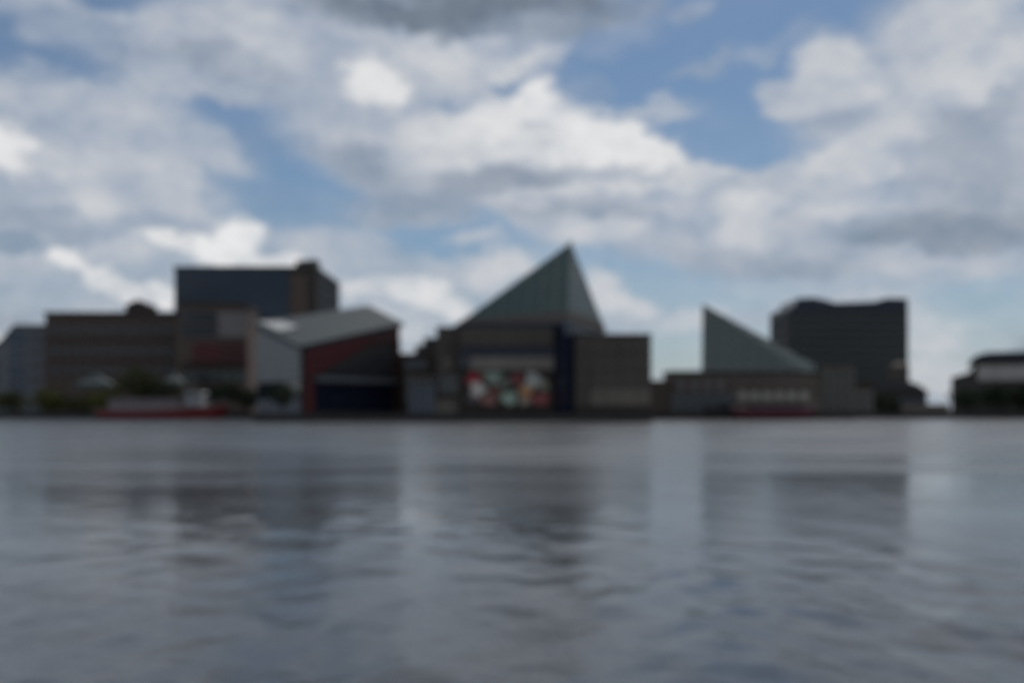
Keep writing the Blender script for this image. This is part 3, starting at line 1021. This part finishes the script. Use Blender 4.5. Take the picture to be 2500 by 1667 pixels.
# ------------------------------------------------------------------ trees
def tree(px, Y, ytop, hw, leaf, name, label, n_clump=26, n_leaf=70, low=.25):
    base = Vector((xw(px, Y), Y, G))
    t0 = thing(name, label, 'tree' if 'tree' in name else 'shrub', base, 'trees and shrubs along the quay')
    ht = P(0, ytop, Y).z - G
    rw = hw / F * Y
    rs = random.Random(int(px * 7 + ytop))
    # trunk and limbs
    b = MB()
    fork = base + Vector((rs.uniform(-.2, .2), 0, ht * .42))
    b.bar(base, fork, .045 * ht * .6, 8, .03 * ht * .6)
    tips = []
    for k in range(6):
        an = 2 * math.pi * k / 6 + rs.uniform(-.3, .3)
        tip = base + Vector((math.cos(an) * rw * .6, math.sin(an) * rw * .6, ht * rs.uniform(.55, .88)))
        b.bar(fork - Vector((0, 0, ht * .06)), tip, .018 * ht * .6, 6, .006 * ht)
        tips.append(tip)
    b.bar(fork - Vector((0, 0, .05)), base + Vector((0, 0, ht * .9)), .02 * ht * .6, 6, .006 * ht)
    b.build('trunk', M['bark'], t0)
    verts, faces = [], []
    for c in range(n_clump):
        # clump centre in an uneven ellipsoid
        while True:
            v = Vector((rs.uniform(-1, 1), rs.uniform(-1, 1), rs.uniform(-1, 1)))
            if v.length < 1:
                break
        cz = low + (1 - low) / 2
        cc = base + Vector((v.x * rw * .82, v.y * rw * .82, ht * (cz + v.z * (1 - low) / 2 * .88)))
        cr_ = rw * rs.uniform(.24, .42)
        for _ in range(n_leaf):
            d = Vector((rs.gauss(0, 1), rs.gauss(0, 1), rs.gauss(0, .8)))
            d = d.normalized() * cr_ * rs.uniform(.35, 1.05)
            p = cc + d
            if p.z < G + .1 or p.z > G + ht:
                continue
            s = rs.uniform(.16, .34) * (.7 + rw / 9)
            n = Vector((rs.gauss(0, 1), rs.gauss(0, 1), rs.gauss(.4, 1))).normalized()
            u = n.orthogonal().normalized()
            u = (Matrix.Rotation(rs.uniform(0, 6.28), 3, n) @ u)
            w = n.cross(u)
            i = len(verts)
            verts += [p - u * s, p + w * s * .55, p + u * s, p - w * s * .55]
            faces.append((i, i + 1, i + 2, i + 3))
    link('crown', mesh('crown', verts, faces, leaf), t0)


tree(338, 262, 893, 62, M['olive'], 'broadleaf_tree', 'tall dark olive tree between the two pale tents', 34)
tree(395, 260, 930, 40, M['deep'], 'broadleaf_tree', 'small dark tree behind the white wheelhouse of the red boat')
tree(545, 258, 930, 58, M['deep'], 'broadleaf_tree', 'dark green tree behind the bow of the red boat', 30)
tree(606, 257, 945, 40, M['deep'], 'broadleaf_tree', 'dark green tree beside the pale wall of the tilted roof pavilion')
tree(690, 207, 938, 36, M['deep'], 'broadleaf_tree', 'small tree in front of the pale wall of the tilted roof pavilion', 20)
tree(20, 258, 952, 58, M['olive'], 'spreading_shrub', 'olive shrub at the left edge in front of the grey gabled building', low=.05)
tree(105, 257, 946, 50, M['lime'], 'spreading_shrub', 'yellow green shrub below the corner of the long brick building', low=.05)
tree(180, 259, 958, 52, M['olive'], 'spreading_shrub', 'olive shrub in front of the wide pale tent', low=.05)
tree(258, 257, 950, 46, M['lime'], 'spreading_shrub', 'yellow green shrub beside the stern of the red boat', low=.05)
tree(460, 260, 948, 42, M['olive'], 'spreading_shrub', 'olive shrub behind the red boat below the maroon front', low=.05)
tree(2165, 262, 962, 40, M['deep'], 'spreading_shrub', 'dark shrub in front of the boathouse', low=.05)
tree(2362, 258, 945, 48, M['deep'], 'broadleaf_tree', 'leftmost dark tree in front of the flat roofed building with the cream band', 30, low=.1)
tree(2432, 260, 934, 56, M['deep'], 'broadleaf_tree', 'middle dark tree in front of the flat roofed building with the cream band', 34, low=.1)
tree(2508, 259, 938, 56, M['deep'], 'broadleaf_tree', 'dark tree cut by the right edge of the photo', 34, low=.1)


# ------------------------------------------------------------------ boats
def boat(name, label, x0p, x1p, Y, top_stern, top_bow, beam, hull_m, n=18):
    x0, x1 = xw(x0p, Y), xw(x1p, Y)
    t0 = thing(name, label, 'boat', ((x0 + x1) / 2, Y, 0))
    zs, zbw = P(0, top_stern, Y).z, P(0, top_bow, Y).z
    verts, faces = [], []
    prof_ = [(-1.0, 1.0), (-.98, .55), (-.9, .1), (-.6, -.25), (0, -.45), (.6, -.25), (.9, .1), (.98, .55), (1.0, 1.0)]
    for i in range(n + 1):
        f = i / n
        wdt = beam / 2 * (min(1, .72 + f * 1.2) if f < .3 else (1 - max(0, (f - .55) / .45) ** 2.2 * .97))
        sheer = zs + (zbw - zs) * max(0, (f - .3) / .7) ** 1.8 + .25 * max(0, .25 - f) / .25
        for (a, h) in prof_:
            rake = (x1 - x0) * .06 * max(0, f - .85) / .15 * (h - 1) + (x1 - x0) * .03 * max(0, .1 - f) / .1 * (1 - h)
            verts.append((x0 + (x1 - x0) * f + rake, Y + a * wdt, sheer * h if h > 0 else h * 1.6))
    k = len(prof_)
    for i in range(n):
        for j in range(k - 1):
            a = i * k + j
            faces.append((a, a + 1, a + k + 1, a + k))
    faces.append(tuple(range(k)))
    faces.append(tuple(reversed(range(n * k, n * k + k))))
    b = MB().add(verts, faces)
    b.build('hull', hull_m, t0, smooth=False)
    dv, df = [], []
    for i in range(n + 1):
        a, c = Vector(verts[i * k]), Vector(verts[i * k + k - 1])
        m_ = (a + c) / 2
        for p in (a, c):
            p2 = m_.lerp(p, .93)
            dv.append((p2.x, p2.y, p2.z - .25))
    df = [(2 * i, 2 * i + 1, 2 * i + 3, 2 * i + 2) for i in range(n)]
    MB().add(dv, df).build('deck', M['dark_concrete'], t0)
    b = MB()
    for i in range(n):
        for j in (0, k - 1):
            b.bar(verts[i * k + j], verts[(i + 1) * k + j], .11, 6)
    b.build('gunwale', M['rose'], t0)
    return t0


Yb = 238
t0 = boat('harbour_boat', 'red hulled boat with long pale deckhouse and white wheelhouse on the left shore', 240, 562, Yb, 1003, 984, 6.6, M['hull_red'])
dh = MB().box(xw(275, Yb), xw(445, Yb), Yb - 2.5, Yb + 2.3, 1.1, P(0, 975, Yb).z).build('deckhouse', M['rose'], t0)
MB().box(xw(271, Yb), xw(449, Yb), Yb - 2.8, Yb + 2.6, P(0, 975, Yb).z + .003, P(0, 972, Yb).z).build('deckhouse_roof', M['rose'], dh)
wme = window_mesh(1.0, .8, M['glass'], M['white'], bar=.09)
for k in range(9):
    link('window', wme, dh, (xw(287 + k * 18, Yb), Yb - 2.5, P(0, 981, Yb).z))
wh = MB().prism([P(448, 990, Yb - 2), P(494, 990, Yb - 2), P(488, 962, Yb - 2), P(452, 962, Yb - 2)], (0, 4, 0)).build('wheelhouse', M['white'], t0)
prof(wh, 'wheelhouse_roof', [(446, 962), (494, 962), (490, 956), (450, 956)], Yb - 2.4, 4.8, M['white'])
for k in range(3):
    link('window', wme, wh, (xw(459 + k * 11.5, Yb), Yb - 2.0, P(0, 969, Yb).z))
MB().bar(P(470, 957, Yb), P(470, 918, Yb), .12, 6, .06).build('mast', M['pale_frame'], t0)
MB().bar(P(545, 986, Yb), P(545, 970, Yb), .08, 6, .05).build('jackstaff', M['pale_frame'], t0)
rail = MB()
for k in range(8):
    a = P(498 + k * 7, 990 - k * .7, Yb - 1.6)
    rail.bar(a, a + Vector((0, 0, 1.0)), .035)
rail.bar(P(498, 990, Yb - 1.6) + Vector((0, 0, 1)), P(547, 985.1, Yb - 1.6) + Vector((0, 0, 1)), .035)
rail.build('railing', M['white'], t0)

Yb = 226
t0 = boat('barge', 'low maroon barge moored under the row of cream awnings', 1786, 1996, Yb, 996, 992, 5.0, M['hull_maroon'])
cb = MB().box(xw(1830, Yb), xw(1955, Yb), Yb - 1.7, Yb + 1.6, 1.5, P(0, 986, Yb).z).build('cabin', M['red_dim'], t0)
MB().box(xw(1826, Yb), xw(1959, Yb), Yb - 1.95, Yb + 1.9, P(0, 986, Yb).z + .003, P(0, 984, Yb).z).build('cabin_roof', M['frame'], cb)
wme = window_mesh(1.0, .55, M['glass'], M['frame'], bar=.07)
for k in range(7):
    link('window', wme, cb, (xw(1840 + k * 17.5, Yb), Yb - 1.7, P(0, 990, Yb).z))
